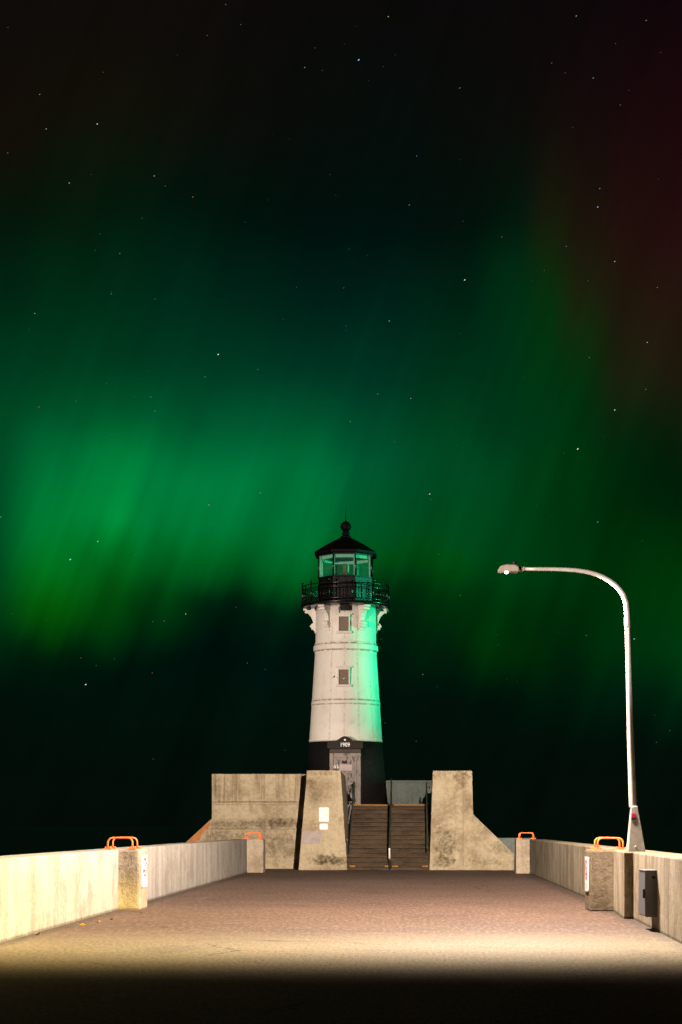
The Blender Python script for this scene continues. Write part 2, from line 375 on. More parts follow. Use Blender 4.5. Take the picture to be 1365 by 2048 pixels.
TX, TY = -2.94, 70.5
def tower_white():
    m = bpy.data.materials.new('tower_white_paint'); m.use_nodes = True; n = NT(m.node_tree)
    b = n.n['Principled BSDF']; g = n.new('ShaderNodeNewGeometry'); P = g.outputs['Position']; X = n.sep(P)
    n1 = n.noise(P, 2.2, 6, .6); st = n.noise(n.vm('MULTIPLY', P, (9, 9, .5)), 1, 5, .6); fine = n.noise(P, 28, 4, .6)
    c = n.mix(n.smooth(n1, .45, .75), (.66, .625, .57), (.58, .53, .45))
    c = n.mix(n.m('MULTIPLY', n.smooth(st, .58, .78), .5), c, (.45, .36, .24))
    c = n.mix(n.m('MULTIPLY', n.smooth(fine, .60, .72), .30), c, (.42, .34, .25))
    c = n.mix(n.m('MULTIPLY', n.smooth(n.noise(P, 13, 3, .6), .70, .76), .7), c, (.20, .12, .06))
    brk = n.smooth(n.noise(P, 7, 4, .7), .36, .56)
    for z0, k in ((8.868, .9), (8.595, .75), (6.612, .8), (6.44, .6), (10.34, .5), (4.985, .4)):
        w = n.m('ABSOLUTE', n.m('SUBTRACT', X[2], z0))
        c = n.mix(n.m('MULTIPLY', n.m('MULTIPLY', n.smooth(w, .034, .012), k), brk), c, (.10, .06, .03))
    ang = n.m('ARCTAN2', n.m('SUBTRACT', X[0], TX), n.m('SUBTRACT', TY, X[1]))
    for a0 in (-68, -24, 0, 24, 50, 72):           # grime along the riveted seams
        w = n.m('ABSOLUTE', n.m('SUBTRACT', ang, math.radians(a0)))
        c = n.mix(n.m('MULTIPLY', n.m('MULTIPLY', n.smooth(w, .045, .01), .5), n.smooth(n.noise(P, 16, 3, .7), .45, .62)), c, (.30, .21, .13))
    n.set(b.inputs['Base Color'], c); b.inputs['Roughness'].default_value = .5; b.inputs['Specular IOR Level'].default_value = .3
    bp = n.new('ShaderNodeBump'); bp.inputs['Strength'].default_value = .5; bp.inputs['Distance'].default_value = .02
    n.set(bp.inputs['Height'], n.m('ADD', fine, n.m('MULTIPLY', n1, 2.0))); n.l.new(bp.outputs[0], b.inputs['Normal'])
    return m
M['white_tower'] = tower_white()
def tower_black():
    m = bpy.data.materials.new('tower_black_paint'); m.use_nodes = True; n = NT(m.node_tree)
    b = n.n['Principled BSDF']; g = n.new('ShaderNodeNewGeometry'); P = g.outputs['Position']
    sc = n.noise(n.vm('MULTIPLY', P, (9, 9, 3.2)), 1, 6, .7)
    c = n.mix(n.smooth(sc, .62, .72), (.006, .0055, .0055), (.075, .06, .045))
    n.set(b.inputs['Base Color'], c); b.inputs['Roughness'].default_value = .6; b.inputs['Specular IOR Level'].default_value = .15
    bp = n.new('ShaderNodeBump'); bp.inputs['Strength'].default_value = .8; bp.inputs['Distance'].default_value = .03
    n.set(bp.inputs['Height'], n.noise(P, 9, 5, .6)); n.l.new(bp.outputs[0], b.inputs['Normal'])
    return m
M['black_tower'] = tower_black()
def peeling(name, pale, dark, thr):
    m = bpy.data.materials.new(name); m.use_nodes = True; n = NT(m.node_tree)
    b = n.n['Principled BSDF']; g = n.new('ShaderNodeNewGeometry'); P = g.outputs['Position']
    f = n.noise(n.vm('MULTIPLY', P, (4.5, 4.5, 2.6)), 1, 5, .65, .5)
    c = n.mix(n.smooth(f, thr, thr + .06), pale, dark)
    c = n.mix(n.m('MULTIPLY', n.smooth(n.noise(P, 20, 4, .6), .5, .7), .4), c, dark)
    n.set(b.inputs['Base Color'], c); b.inputs['Roughness'].default_value = .6
    return m
M['notice'] = mat('faded_pink_notice', (.33, .28, .27), .6, 0, .2, 14)
M['lintel'] = mat('dark_brown_lintel_paint', (.03, .022, .016), .55, 0, .3, 10, spec=.15)
M['door'] = peeling('peeling_grey_door_paint', (.155, .13, .12), (.025, .022, .02), .49)
M['doorframe'] = peeling('worn_grey_frame_paint', (.16, .135, .115), (.05, .04, .034), .54)
M['hood'] = mat('dark_brown_hood_paint', (.011, .008, .006), .55, 0, .3, 10, .3, 30, spec=.1)
def glass():
    m = bpy.data.materials.new('teal_glow_lantern_glass'); m.use_nodes = True; n = NT(m.node_tree); n.n.clear()
    o = n.new('ShaderNodeOutputMaterial'); tr = n.new('ShaderNodeBsdfTransparent'); tr.inputs[0].default_value = (.62, .93, .84, 1)
    df = n.new('ShaderNodeBsdfDiffuse'); df.inputs[0].default_value = (.12, .55, .45, 1)  # teal scatter layer puts the green glow into the panes' colour
    tl = n.new('ShaderNodeBsdfTranslucent'); tl.inputs[0].default_value = (.12, .55, .45, 1)
    gl = n.new('ShaderNodeBsdfGlossy'); gl.inputs['Roughness'].default_value = .08; gl.inputs[0].default_value = (.8, .9, .9, 1)
    a = n.new('ShaderNodeMixShader'); a.inputs[0].default_value = .5; n.l.new(df.outputs[0], a.inputs[1]); n.l.new(tl.outputs[0], a.inputs[2])
    g = n.new('ShaderNodeNewGeometry')
    f = n.linear(n.noise(g.outputs['Position'], 3, 4, .6), .3, .7, .05, .11)
    b = n.new('ShaderNodeMixShader'); n.set(b.inputs[0], f); n.l.new(tr.outputs[0], b.inputs[1]); n.l.new(a.outputs[0], b.inputs[2])
    c = n.new('ShaderNodeMixShader'); c.inputs[0].default_value = .06; n.l.new(b.outputs[0], c.inputs[1]); n.l.new(gl.outputs[0], c.inputs[2])
    n.l.new(c.outputs[0], o.inputs[0]); return m
M['glass'] = glass()
def asphalt():
    m = bpy.data.materials.new('worn_asphalt'); m.use_nodes = True; n = NT(m.node_tree)
    b = n.n['Principled BSDF']; g = n.new('ShaderNodeNewGeometry'); P = g.outputs['Position']
    big = n.noise(P, .35, 5, .6); mid = n.noise(P, 3.0, 5, .65); fine = n.noise(P, 38, 4, .7); vf = n.noise(P, 110, 2, .6)
    c = n.mix(n.smooth(big, .35, .68), (.105, .063, .046), (.080, .049, .036))
    c = n.mix(n.m('MULTIPLY', n.smooth(mid, .45, .72), .35), c, (.125, .082, .064))
    gr = n.noise(n.vm('MULTIPLY', P, (16, 2.2, 1)), 1.0, 4, .7)
    c = n.mix(n.m('MULTIPLY', n.smooth(gr, .51, .64), .75), c, (.165, .115, .09)); c = n.mix(n.m('MULTIPLY', n.smooth(gr, .49, .36), .75), c, (.05, .03, .022))
    near = n.smooth(n.m('ADD', n.sep(P)[1], n.m('MULTIPLY', n.m('SUBTRACT', mid, .5), 2.0)), 27.2, 22.8)   # nearer paving painted paler and yellower for the warm light falling there
    c = n.mix(near, c, n.mix(n.smooth(big, .35, .68), (.155, .122, .074), (.125, .098, .058)))
    g2 = n.noise(n.vm('MULTIPLY', P, (24, 5, 1)), 1.0, 4, .75)
    c = n.mix(n.m('MULTIPLY', n.m('MULTIPLY', n.smooth(g2, .52, .62), near), .6), c, (.24, .195, .13))
    c = n.mix(n.m('MULTIPLY', n.m('MULTIPLY', n.smooth(g2, .48, .38), near), .7), c, (.055, .042, .026))
    c = n.mix(n.m('MULTIPLY', n.smooth(fine, .52, .70), .55), c, (.19, .155, .135))
    c = n.mix(n.m('MULTIPLY', n.smooth(fine, .46, .30), .6), c, (.035, .026, .022))
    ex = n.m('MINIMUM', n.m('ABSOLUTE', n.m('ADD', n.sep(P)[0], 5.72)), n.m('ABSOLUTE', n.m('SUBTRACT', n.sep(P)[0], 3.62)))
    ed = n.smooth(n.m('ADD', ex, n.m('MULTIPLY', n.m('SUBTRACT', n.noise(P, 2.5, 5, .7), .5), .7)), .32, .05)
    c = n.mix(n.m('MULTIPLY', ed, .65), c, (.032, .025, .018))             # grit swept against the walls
    c = n.mix(n.m('MULTIPLY', n.m('MULTIPLY', n.smooth(ex, .3, .1), n.smooth(n.noise(P, 14, 3, .6), .60, .68)), .8), c, (.26, .23, .18))
    vo = n.new('ShaderNodeTexVoronoi'); vo.feature = 'DISTANCE_TO_EDGE'; vo.inputs['Scale'].default_value = .16
    n.set(vo.inputs['Vector'], n.vm('ADD', P, n.sc(n.comb(n.noise(P, .9, 4, .6), n.noise(n.vm('ADD', P, (7, 3, 0)), .9, 4, .6), 0), 1.6)))
    ck = n.m('MULTIPLY', n.smooth(vo.outputs[0], .006, .002), n.smooth(n.noise(P, .3, 2, .5), .45, .6))
    c = n.mix(n.m('MULTIPLY', ck, .7), c, (.03, .02, .016))
    c = n.mix(n.m('MULTIPLY', n.smooth(n.noise(n.vm('MULTIPLY', P, (.5, .16, 1)), 1, 5, .65), .56, .66), .35), c, (.045, .031, .025))
    c = n.mix(n.m('MULTIPLY', n.smooth(n.noise(n.vm('MULTIPLY', P, (.9, .22, 1)), 1, 5, .65), .60, .72), .35), c, (.18, .13, .105))
    n.set(b.inputs['Base Color'], c); b.inputs['Roughness'].default_value = .82; b.inputs['Specular IOR Level'].default_value = .25
    bp = n.new('ShaderNodeBump'); bp.inputs['Strength'].default_value = .75; bp.inputs['Distance'].default_value = .02
    n.set(bp.inputs['Height'], n.m('ADD', n.m('MULTIPLY', fine, 1.0), n.m('ADD', n.m('MULTIPLY', vf, .4), n.m('MULTIPLY', mid, 1.2))))
    n.l.new(bp.outputs[0], b.inputs['Normal']); return m
M['asphalt'] = asphalt()
def water():
    m = bpy.data.materials.new('dark_lake_water'); m.use_nodes = True; n = NT(m.node_tree)
    b = n.n['Principled BSDF']; g = n.new('ShaderNodeNewGeometry'); P = g.outputs['Position']
    b.inputs['Base Color'].default_value = (.002, .005, .004, 1); b.inputs['Roughness'].default_value = .06; b.inputs['Specular IOR Level'].default_value = .12
    bp = n.new('ShaderNodeBump'); bp.inputs['Strength'].default_value = .13; bp.inputs['Distance'].default_value = .2
    n.set(bp.inputs['Height'], n.noise(n.vm('MULTIPLY', P, (.35, .9, 1)), .8, 5, .6)); n.l.new(bp.outputs[0], b.inputs['Normal'])
    return m
M['water'] = water()

# ------------------------------------------------------------------ the setting
tag(obj('water', MB().add([(-5000,-400,-2.6),(5000,-400,-2.6),(5000,9000,-2.6),(-5000,9000,-2.6)], [(0,1,2,3)]), M['water']), None, None, kind='structure')
d = MB()
d.prism([(-6.45,-10),(4.4,-10),(4.4,60.2),(4.6,60.2),(4.6,78),(-10.2,78),(-10.2,61.2),(-6.45,61.2)], lambda p, t: (p[0], p[1], t), -3.2, 0)
tag(obj('pier_deck', d, M['asphalt']), None, None, kind='structure')

XY = lambda p, t: (p[0], p[1], t)
XZ = lambda p, t: (p[0], t, p[1])
YZ = lambda p, t: (t, p[0], p[1])
WH = 1.15
# left parapet
r = thing('parapet_wall', 'long pale concrete parapet along the left edge of the pier, glowing yellow at its near end', 'wall', (-6.0, 30, 0))
obj('wall', MB().prism([(-5.65,-9.5),(-5.72,24),(-5.76,36),(-5.88,60.6),(-6.36,60.6),(-6.28,-9.5)], XY, -.02, WH), M['parapet'], r, .02)
obj('pilaster', MB().box(-6.0, -5.34, 33.5, 34.45, -.02, WH + .006), M['pilaster'], r, .045)
obj('pilaster', MB().box(-6.1, -5.32, 59.9, 60.75, -.02, WH + .006), M['pilaster'], r, .04)
# right parapet
r = thing('parapet_wall', 'long weathered concrete parapet along the right edge of the pier carrying the street lamp', 'wall', (4.0, 30, 0))
obj('wall', MB().prism([(3.42,-9.5),(3.5,20),(3.564,23.7),(3.69,30.1),(3.53,30.1),(3.66,32.9),(3.73,33.4),(3.73,59.6),(4.3,59.6),(4.3,33),(4.22,20),(4.1,-9.5)], XY, -.02, WH), M['parapet_stained'], r, .02)
obj('pilaster', MB().box(3.21, 3.9, 32.8, 33.85, -.02, WH + .006), M['pilaster_dark'], r, .045)
obj('pilaster', MB().box(3.27, 3.85, 58.9, 59.75, -.02, WH + .006), M['pilaster'], r, .04)
obj('dark_notch', MB().box(3.722, 3.74, 58.0, 58.45, 0.02, .2), M['blackprint'], r)  # thin black slab at the wall foot before the end pilaster

# wing wall on the left of the stairs
r = thing('wing_wall', 'broad streaked concrete wing wall left of the stairs, rust on its sloping end', 'wall', (-6, 64.7, 0))
obj('wall', MB().prism([(65.2,3.54),(65.2,2.515),(65.225,2.50),(65.2,2.485),(65.2,1.885),(65.36,1.50),(65.27,1.49),(65.26,0),(65.9,0),(65.9,3.54)], YZ, -7.71, -3.9), M['wing'], r, .025)
obj('sloping_end', MB().prism([(-7.71,0),(-7.71,1.893),(-8.69,.99),(-9.75,0)], XZ, 65.27, 65.9), M['wing'], r, .02)
obj('rust_stain', MB().prism([(-8.9,.78),(-7.76,1.83),(-7.80,1.60),(-7.95,1.45),(-8.10,1.30),(-8.15,1.10),(-8.5,.95),(-8.62,.74)], XZ, 65.262, 65.3), M['rusty'], r)
# stair piers
def pier_mb(x0, x1, tx0, tx1, z1, z2, y0, y1):
    return MB().hexa([(x0,y0,0),(x1,y0,0),(x1,y1,0),(x0,y1,0),(tx0,y0,z1),(tx1,y0,z1),(tx1,y1,z2),(tx0,y1,z2)])
r = thing('stair_pier', 'battered concrete pier left of the stairs with two white plates on its face', 'pier', (-3.46, 63.2, 0))
obj('pier', pier_mb(-4.35, -2.58, -4.04, -2.82, 3.61, 3.52, 63.2, 67.4), M['pier'], r, .03)
obj('paint_patch', MB().prism([(-4.14,1.42),(-3.52,1.40),(-3.49,1.16),(-3.56,1.14),(-3.55,.96),(-4.18,.95),(-4.19,1.2)], XZ, 63.196, 63.21), M['patch'], r)
r = thing('stair_pier', 'stained concrete pier right of the stairs with a sloping wing on its right side', 'pier', (1.2, 63.2, 0))
obj('pier', MB().prism([(.38,0),(3.45,0),(3.45,.59),(1.97,2.02),(1.93,3.60),(.505,3.60)], XZ, 63.2, 63.9), M['pier'], r, .03)
obj('rear_block', pier_mb(.385, 1.95, .51, 1.925, 3.585, 3.51, 63.88, 67.4), M['pier'], r, .03)
tag(obj('low_wall', MB().box(2.6, 4.3, 64.2, 64.6, -.02, 1.165), M['grey_conc'], None, .02), 'low grey concrete wall behind the sloping wing at the right end of the pier', 'wall')
# platform and its rear parapet
tag(obj('raised_platform', MB().box(-7.6, 1.9, 67.6, 75.1, -.02, 2.43), M['platform'], None, .02), 'raised concrete platform at the top of the stairs under the lighthouse', 'platform')
r = thing('platform_parapet', 'grey concrete parapet round the back of the platform beside the lighthouse', 'wall', (-2.7, 74.8, 2.43))
obj('wall', MB().prism([(-7.6,66),(-7.3,66),(-7.3,74.7),(1.55,74.7),(1.55,67.7),(1.85,67.7),(1.85,75.0),(-7.6,75.0)], XY, 2.40, 3.44), M['grey_conc'], r, .01)
obj('coping', MB().box(-7.62, 1.87, 74.67, 75.03, 3.443, 3.55), M['grey_conc'], r, .015)

# stairs
NS, Y0, Y1, ZT = 15, 63.45, 67.42, 2.43
r = thing('staircase', 'wide brown concrete staircase rising between the two piers to the lighthouse', 'stairs', (-1.1, 63.45, 0))
prof = [(Y0, 0)]
for i in range(NS):
    zz = ZT * (i + 1) / NS; yy = Y0 + (Y1 - Y0) * i / (NS - 1)
    prof += [(yy + .02, zz - .035), (yy - .012, zz - .03), (yy - .012, zz)]
    if i < NS - 1: prof.append((Y0 + (Y1 - Y0) * (i + 1) / (NS - 1) + .02, zz))
prof += [(Y1 + .19, ZT + .003), (Y1 + .19, 0)]
random.seed(4)
st = MB()
for a, b in ((-2.585, -1.17), (-1.165, .39)): st.prism(prof, YZ, a, b)
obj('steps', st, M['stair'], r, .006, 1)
for a, b, z in ((-2.50, -1.12, ZT), (-.95, .28, ZT), (-2.5, -2.3, ZT / NS), (-1.22, -.75, ZT / NS), (.12, .33, ZT / NS)):
    yb = Y1 if z == ZT else Y0
    obj('yellow_nosing', MB().box(a, b, yb - .016, yb + .06, z - .045, z + .003), M['nosing'], r)

# handrails of the stairs
r = thing('stair_handrail', 'steel handrail up the middle of the stairs with white tape on its foot post', 'handrail', (-1.06, 63.3, 0))
hx = -1.06
obj('rail', MB().tube([(hx,63.32,.05),(hx,63.32,.86),(hx,63.42,.96),(hx,67.3,3.38),(hx,67.9,3.45),(hx,67.98,3.38),(hx,67.98,2.43)], .026), M['rail'], r)
obj('lower_rail', MB().tube([(hx,63.32,.50),(hx,63.5,.52),(hx,67.3,2.93),(hx,67.98,2.97)], .018), M['rail'], r)
for yy, zb, zt in ((64.6, .78, 1.68), (66.0, 1.62, 2.55), (67.3, 2.35, 3.37)):
    obj('post', MB().tube([(hx,yy,zb),(hx,yy,zt)], .022), M['rail'], r)
obj('reflective_tape', MB().tube([(hx,63.32,.42),(hx,63.32,.80)], .033, 12), M['sign'], r)
obj('base_plate', MB().box(hx - .17, hx + .1, 63.2, 63.42, 0, .02).tube([(hx - .02,63.31,.02),(hx + .06,63.30,.14),(hx + .10,63.30,.22),(hx + .05,63.31,.30),(hx,63.32,.30)], .035, 8), M['dark_metal'], r)
for hx, sx, lab in ((-2.50, -1, 'dark handrail bracketed to the left pier beside the stairs'), (.30, 1, 'dark handrail bracketed to the right pier beside the stairs')):
    r = thing('wall_handrail', lab, 'handrail', (hx, 63.6, 0), 'handrails on the stair piers')
    obj('rail', MB().tube([(hx,63.65,.72),(hx,63.6,.80),(hx,63.65,.95),(hx,67.3,3.28),(hx,67.9,3.30),(hx,67.95,3.2),(hx,67.95,2.43)], .026), M['rail'], r)
    for k in range(4):
        yy = 64.0 + k * 1.05; zz = .95 + (yy - 63.65) * (2.33 / 3.65)
        wx = hx + sx * (.10 + .0)
        obj('bracket', MB().tube([(hx,yy,zz - .02),(hx,yy,zz - .08),(wx - .0 * sx,yy,zz - .1)], .012, 8).box(min(wx, wx + sx * .03), max(wx, wx + sx * .03), yy - .04, yy + .04, zz - .15, zz - .05), M['rail'], r)

# ------------------------------------------------------------------ lighthouse
LH = thing('lighthouse', 'white round iron lighthouse with black base, black gallery and glazed octagonal lantern', 'lighthouse', (TX, TY, 2.43))
def pol(r, a, z):                      # a measured from the camera-facing side, positive to the right
    return (TX + r * math.sin(a), TY - r * math.cos(a), z)
def rz(z):                             # radius of the tapering shell at height z
    pts = [(2.43, 1.69), (4.96, 1.47), (6.53, 1.365), (8.6, 1.234), (10.5, 1.215)]
    for (a, ra), (b, rb) in zip(pts, pts[1:]):
        if z <= b: return ra + (rb - ra) * (z - a) / (b - a)
    return pts[-1][1]
def rivet(mb, a, z, s=.022):
    rr = rz(z); p = Vector(pol(rr - .004, a, z)); nrm = Vector((math.sin(a), -math.cos(a), 0)); u = Vector((math.cos(a), math.sin(a), 0)); w = Vector((0,0,1))
    ring = [p + u * s * math.cos(k * PI / 3) + w * s * math.sin(k * PI / 3) for k in range(6)]
    top = [p + nrm * .016 + (u * math.cos(k * PI / 3) + w * math.sin(k * PI / 3)) * s * .5 for k in range(6)]
    mb.add(ring + top, [(k, (k+1) % 6, 6 + (k+1) % 6, 6 + k) for k in range(6)] + [tuple(range(6, 12))], True)
b = MB().lathe([(1.73, 2.40), (1.73, 2.52), (1.69, 2.54), (rz(3.7), 3.7), (rz(4.958), 4.958)], TX, TY, 96)
for s in (-50, -22, 22, 45, 70):
    zz = 2.7
    while zz < 4.9: rivet(b, R(s) , zz); zz += .11
obj('tower_base', b, M['black_tower'], LH)
b = MB().lathe([(rz(4.961), 4.961), (rz(5.7), 5.7), (rz(6.5), 6.5), (rz(7.5), 7.5), (rz(8.6), 8.6), (1.22, 8.85), (1.215, 9.6), (1.215, 10.36)], TX, TY, 96)
for s in (-68, -24, 0, 24, 50, 72):
    zz = 5.05
    while zz < 10.3:
        ok = not (s == 0 and (7.0 < zz < 7.95 or 9.1 < zz < 10.2 or zz < 6.4)) and not (6.42 < zz < 6.62 or 8.58 < zz < 8.88)
        if ok: rivet(b, R(s + (1.6 if s == 0 else 0)), zz); 
        if ok and s == 0: rivet(b, R(-1.6), zz + .05)
        zz += .10
for zz in (5.03, 6.41, 6.64, 8.56, 8.92):
    for k in range(-26, 27): rivet(b, R(k * 3.7), zz, .02)
obj('tower_shell', b, M['white_tower'], LH)
obj('plate_band', MB().lathe([(rz(6.45) + .002, 6.45), (rz(6.45) + .018, 6.46), (rz(6.6) + .018, 6.59), (rz(6.6) + .002, 6.60)], TX, TY, 96, True, 0, False), M['white_tower'], LH)
obj('belt_moulding', MB().lathe([(1.235, 8.60), (1.275, 8.615), (1.30, 8.65), (1.30, 8.81), (1.275, 8.845), (1.222, 8.855)], TX, TY, 96, True, 0, False), M['white_tower'], LH, .006)

# windows
def shell_window(zc, h, w, cz):
    a = R(-1.0); rr = rz(zc) ; cx = TX + rr * math.sin(a); yf = TY - rr * math.cos(a)
    o = MB().box(cx - w/2, cx + w/2, yf - .035, yf + .2, zc - h/2, zc + h/2)
    win = obj('window', o, M['board'], LH)
    f = MB(); t_ = .055
    for x0, x1, z0, z1 in ((cx-w/2-t_, cx-w/2, zc-h/2, zc+h/2), (cx+w/2, cx+w/2+t_, zc-h/2, zc+h/2)): f.box(x0, x1, yf - .085, yf + .12, z0, z1)
    f.box(cx - w/2 - .06, cx + w/2 + .06, yf - .10, yf + .12, zc + h/2, zc + h/2 + .09)
    f.prism([(cx - w/2 - .13, zc + h/2 + .12), (cx, zc + h/2 + .165), (cx + w/2 + .13, zc + h/2 + .12), (cx + w/2 + .12, zc + h/2 + .09), (cx - w/2 - .12, zc + h/2 + .09)], XZ, yf - .115, yf + .12)
    obj('frame', f, M['trim'], win, .006)
    obj('sill', MB().box(cx - w/2 - .11, cx + w/2 + .11, yf - .13, yf + .12, zc - h/2 - .09, zc - h/2), M['trim'], win, .012)
    return win, cx, yf
shell_window(9.60, .57, .375, 0)
win, cx, yf = shell_window(7.485, .59, .385, 0)
obj('painted_glint', MB().tube([(cx - .03, yf - .04, 7.41), (cx + .05, yf - .045, 7.45)], .018, 8), M['sign'], win)  # small white piece standing in for a glint on the window cover
# rusty lugs left of the lower window
for dx, dz, s in ((-.40, 7.51, .035), (-.27, 7.46, .025), (-.46, 7.47, .02)):
    p = (TX + dx, TY - math.sqrt(rz(dz)**2 - dx*dx), dz)
    obj('lug', MB().ball(p, s, 10, 6), M['hood'], LH)

# door and portal
pf = TY - 1.62; px0 = -2.90
prt = MB()
obj('door_frame', MB().box(px0 - .61, px0 - .455, pf - .06, pf + .6, 2.44, 4.47).box(px0 + .465, px0 + .62, pf - .06, pf + .6, 2.44, 4.47).box(px0 - .61, px0 + .62, pf - .08, pf + .1, 2.44, 2.56), M['doorframe'], LH, .012)
obj('lintel', MB().box(px0 - .61, px0 + .62, pf - .065, pf + .6, 4.471, 4.628), M['lintel'], LH, .01)
arch = [(px0 - .70, 4.63), (px0 + .71, 4.63), (px0 + .71, 4.90), (px0 + .64, 4.95), (px0 + .34, 4.96)]
for k in range(13):
    u = k / 12; arch.append((px0 + .34 - .68 * u, 4.96 + .17 * math.sin(PI * u) ** 1.3))
arch += [(px0 - .64, 4.95), (px0 - .70, 4.90)]
hood = obj('door_hood', MB().prism(arch, XZ, pf - .16, pf + .7), M['hood'], LH, .015)
def put_text(name, body, size, x, y, z, m, par, sx=1.0):
    vs, fs = text_mb(body, size)
    obj(name, MB().add([(x + v.x * sx, y - .003 + v.z, z + v.y) for v in vs], fs), m, par, recalc=False)
put_text('date_numerals', '1909', .235, px0, pf - .166, 4.785, M['sign'], hood, .85)
star = []
for k in range(10):
    rr = .055 if k % 2 == 0 else .024; star.append((px0 + rr * math.sin(k * PI / 5), 4.985 + rr * math.cos(k * PI / 5)))
obj('star', MB().prism(star, XZ, pf - .175, pf - .15), M['sign'], hood)
door = obj('door', MB().box(px0 - .454, px0 + .464, pf - .01, pf + .05, 2.57, 4.47).box(px0 - .34, px0 - .03, pf - .03, pf, 2.65, 3.2).box(px0 + .04, px0 + .35, pf - .03, pf, 2.65, 3.2).box(px0 - .34, px0 + .35, pf - .03, pf, 3.35, 4.3), M['door'], LH, .01)
obj('door_notice', MB().box(px0 - .22, px0 + .27, pf - .05, pf - .032, 3.78, 4.02), M['notice'], door)
obj('door_emblem', MB().lathe([(.001, 0), (.09, .0)], 0, 0, 3, False).__class__().prism([(px0 - .14, 4.06), (px0 - .10, 4.20), (px0 - .02, 4.14), (px0 + .05, 4.21), (px0 + .10, 4.08), (px0 + .05, 4.05)], XZ, pf - .05, pf - .032), M['hood'], door)
obj('emblem_stripe', MB().box(px0 - .14, px0 + .1, pf - .05, pf - .032, 4.035, 4.06), M['red'], door)
obj('door_handle', MB().tube([(px0 + .38, pf - .01, 3.28), (px0 + .38, pf - .06, 3.28), (px0 + .30, pf - .06, 3.28)], .018, 8), M['dark_metal'], door)
put_text('house_number', '65', .20, px0 - .35, pf - .065, 3.93, M['sign'], LH, 1.05)

# gallery
gd = obj('gallery_deck', MB().lathe([(1.20, 10.36), (1.60, 10.36), (1.74, 10.385), (1.81, 10.42), (1.81, 10.47), (1.77, 10.49), (1.10, 10.49)], TX, TY, 96), M['black'], LH)
br = MB()
prof_b = [(1.19, 10.355), (1.66, 10.355), (1.66, 10.27), (1.60, 10.24), (1.60, 10.19), (1.50, 10.13), (1.40, 10.02), (1.335, 9.88), (1.305, 9.76), (1.36, 9.74), (1.41, 9.69), (1.42, 9.62), (1.38, 9.55), (1.32, 9.53), (1.30, 9.47), (1.26, 9.45), (1.25, 9.37), (1.19, 9.35)]
for a in (-147, -90, -33, 33, 90, 147):
    aa = R(a); e = Vector((math.sin(aa), -math.cos(aa), 0)); w = Vector((math.cos(aa), math.sin(aa), 0))
    m_ = MB()
    m_.prism(prof_b, lambda p, t: tuple(Vector((TX, TY, p[1])) + e * p[0] + w * t), -.10, .10)
    for rr, z0, z1 in ((1.70, 10.27, 10.352), (1.64, 10.16, 10.235), (1.44, 9.60, 9.66), (1.38, 9.50, 9.545)):
        m_.prism([(1.19, z0), (rr, z0), (rr, z1), (1.19, z1)], lambda p, t: tuple(Vector((TX, TY, p[1])) + e * p[0] + w * t), -.135, .135)
    obj('bracket', m_, M['white_tower'], LH, .008)
obj('junction_box', MB().box(TX - .17, TX + .2, TY - 1.42, TY - 1.18, 10.12, 10.34), M['black'], LH, .01)
obj('cable', MB().tube([(TX - .2, TY - 1.27, 10.3), (TX - .23, TY - 1.26, 10.2), (TX - .2, TY - 1.25, 10.08), (TX - .21, TY - 1.245, 9.95)], .012, 6), M['dark_metal'], LH)
for a in (-120, -60, -150, 60, 100, 150):
    p = pol(1.66, R(a), 10.30); obj('deck_lamp', MB().lathe([(.07, 10.20), (.10, 10.24), (.10, 10.30), (.05, 10.355)], p[0], p[1], 16), M['dark_metal'], LH)
rr = 1.755
ring = lambda r, z, n=72: [pol(r, 2 * PI * k / n, z) for k in range(n)]
rail = obj('gallery_railing', MB().tube(ring(rr, 11.19), .020, 8, True), M['black'], LH)
for z in (11.03, 10.58): obj('middle_rail', MB().tube(ring(rr, z), .017, 6, True), M['black'], rail)
NP = 12
for k in range(NP):
    a = 2 * PI * (k + .36) / NP
    p = pol(rr, a, 0)
    obj('post', MB().tube([(p[0], p[1], 10.47), (p[0], p[1], 11.27)], .026, 8).ball((p[0], p[1], 11.32), .045, 10, 6), M['black'], rail)
NB = 84
for k in range(NB):
    if k % 7 == 2: continue
    p = pol(rr, 2 * PI * (k + .5) / NB, 0)
    obj('baluster', MB().tube([(p[0], p[1], 10.58), (p[0], p[1], 11.03)], .011, 4), M['black'], rail)

# lantern
RO = 1.155
def octa(r): return [pol(r, R(-1 + 22.5 + 45 * k), 0)[:2] for k in range(8)]
def octring(mb, rin, rout, z0, z1):
    a, b = octa(rin), octa(rout)
    for k in range(8):
        j = (k + 1) % 8
        mb.hexa([(a[k][0],a[k][1],z0),(b[k][0],b[k][1],z0),(b[j][0],b[j][1],z0),(a[j][0],a[j][1],z0),(a[k][0],a[k][1],z1),(b[k][0],b[k][1],z1),(b[j][0],b[j][1],z1),(a[j][0],a[j][1],z1)])
    return mb
lan = obj('lantern_wall', octring(octring(octring(MB(), RO - .08, RO, 10.49, 11.51), RO, RO + .03, 10.49, 10.60), RO, RO + .025, 11.30, 11.36), M['black'], LH, .006)
pan = octa(RO + .012); 
for k in range(8):
    j = (k + 1) % 8; A = Vector((*pan[k], 0)); B = Vector((*pan[j], 0)); m_ = MB()
    nrm = ((A + B) / 2 - Vector((TX, TY, 0))).normalized() * .02
    for u in (.03, .36, .69):
        p, q = A.lerp(B, u), A.lerp(B, u + .28)
        m_.hexa([(*(p)[:2],10.64),(*(p + nrm)[:2],10.64),(*(q + nrm)[:2],10.64),(*(q)[:2],10.64),(*(p)[:2],11.26),(*(p + nrm)[:2],11.26),(*(q + nrm)[:2],11.26),(*(q)[:2],11.26)])
    obj('wall_panel', m_, M['black'], lan, .006)
obj('window_sill', octring(MB(), RO - .12, RO + .035, 11.512, 11.555), M['black'], lan, .006)
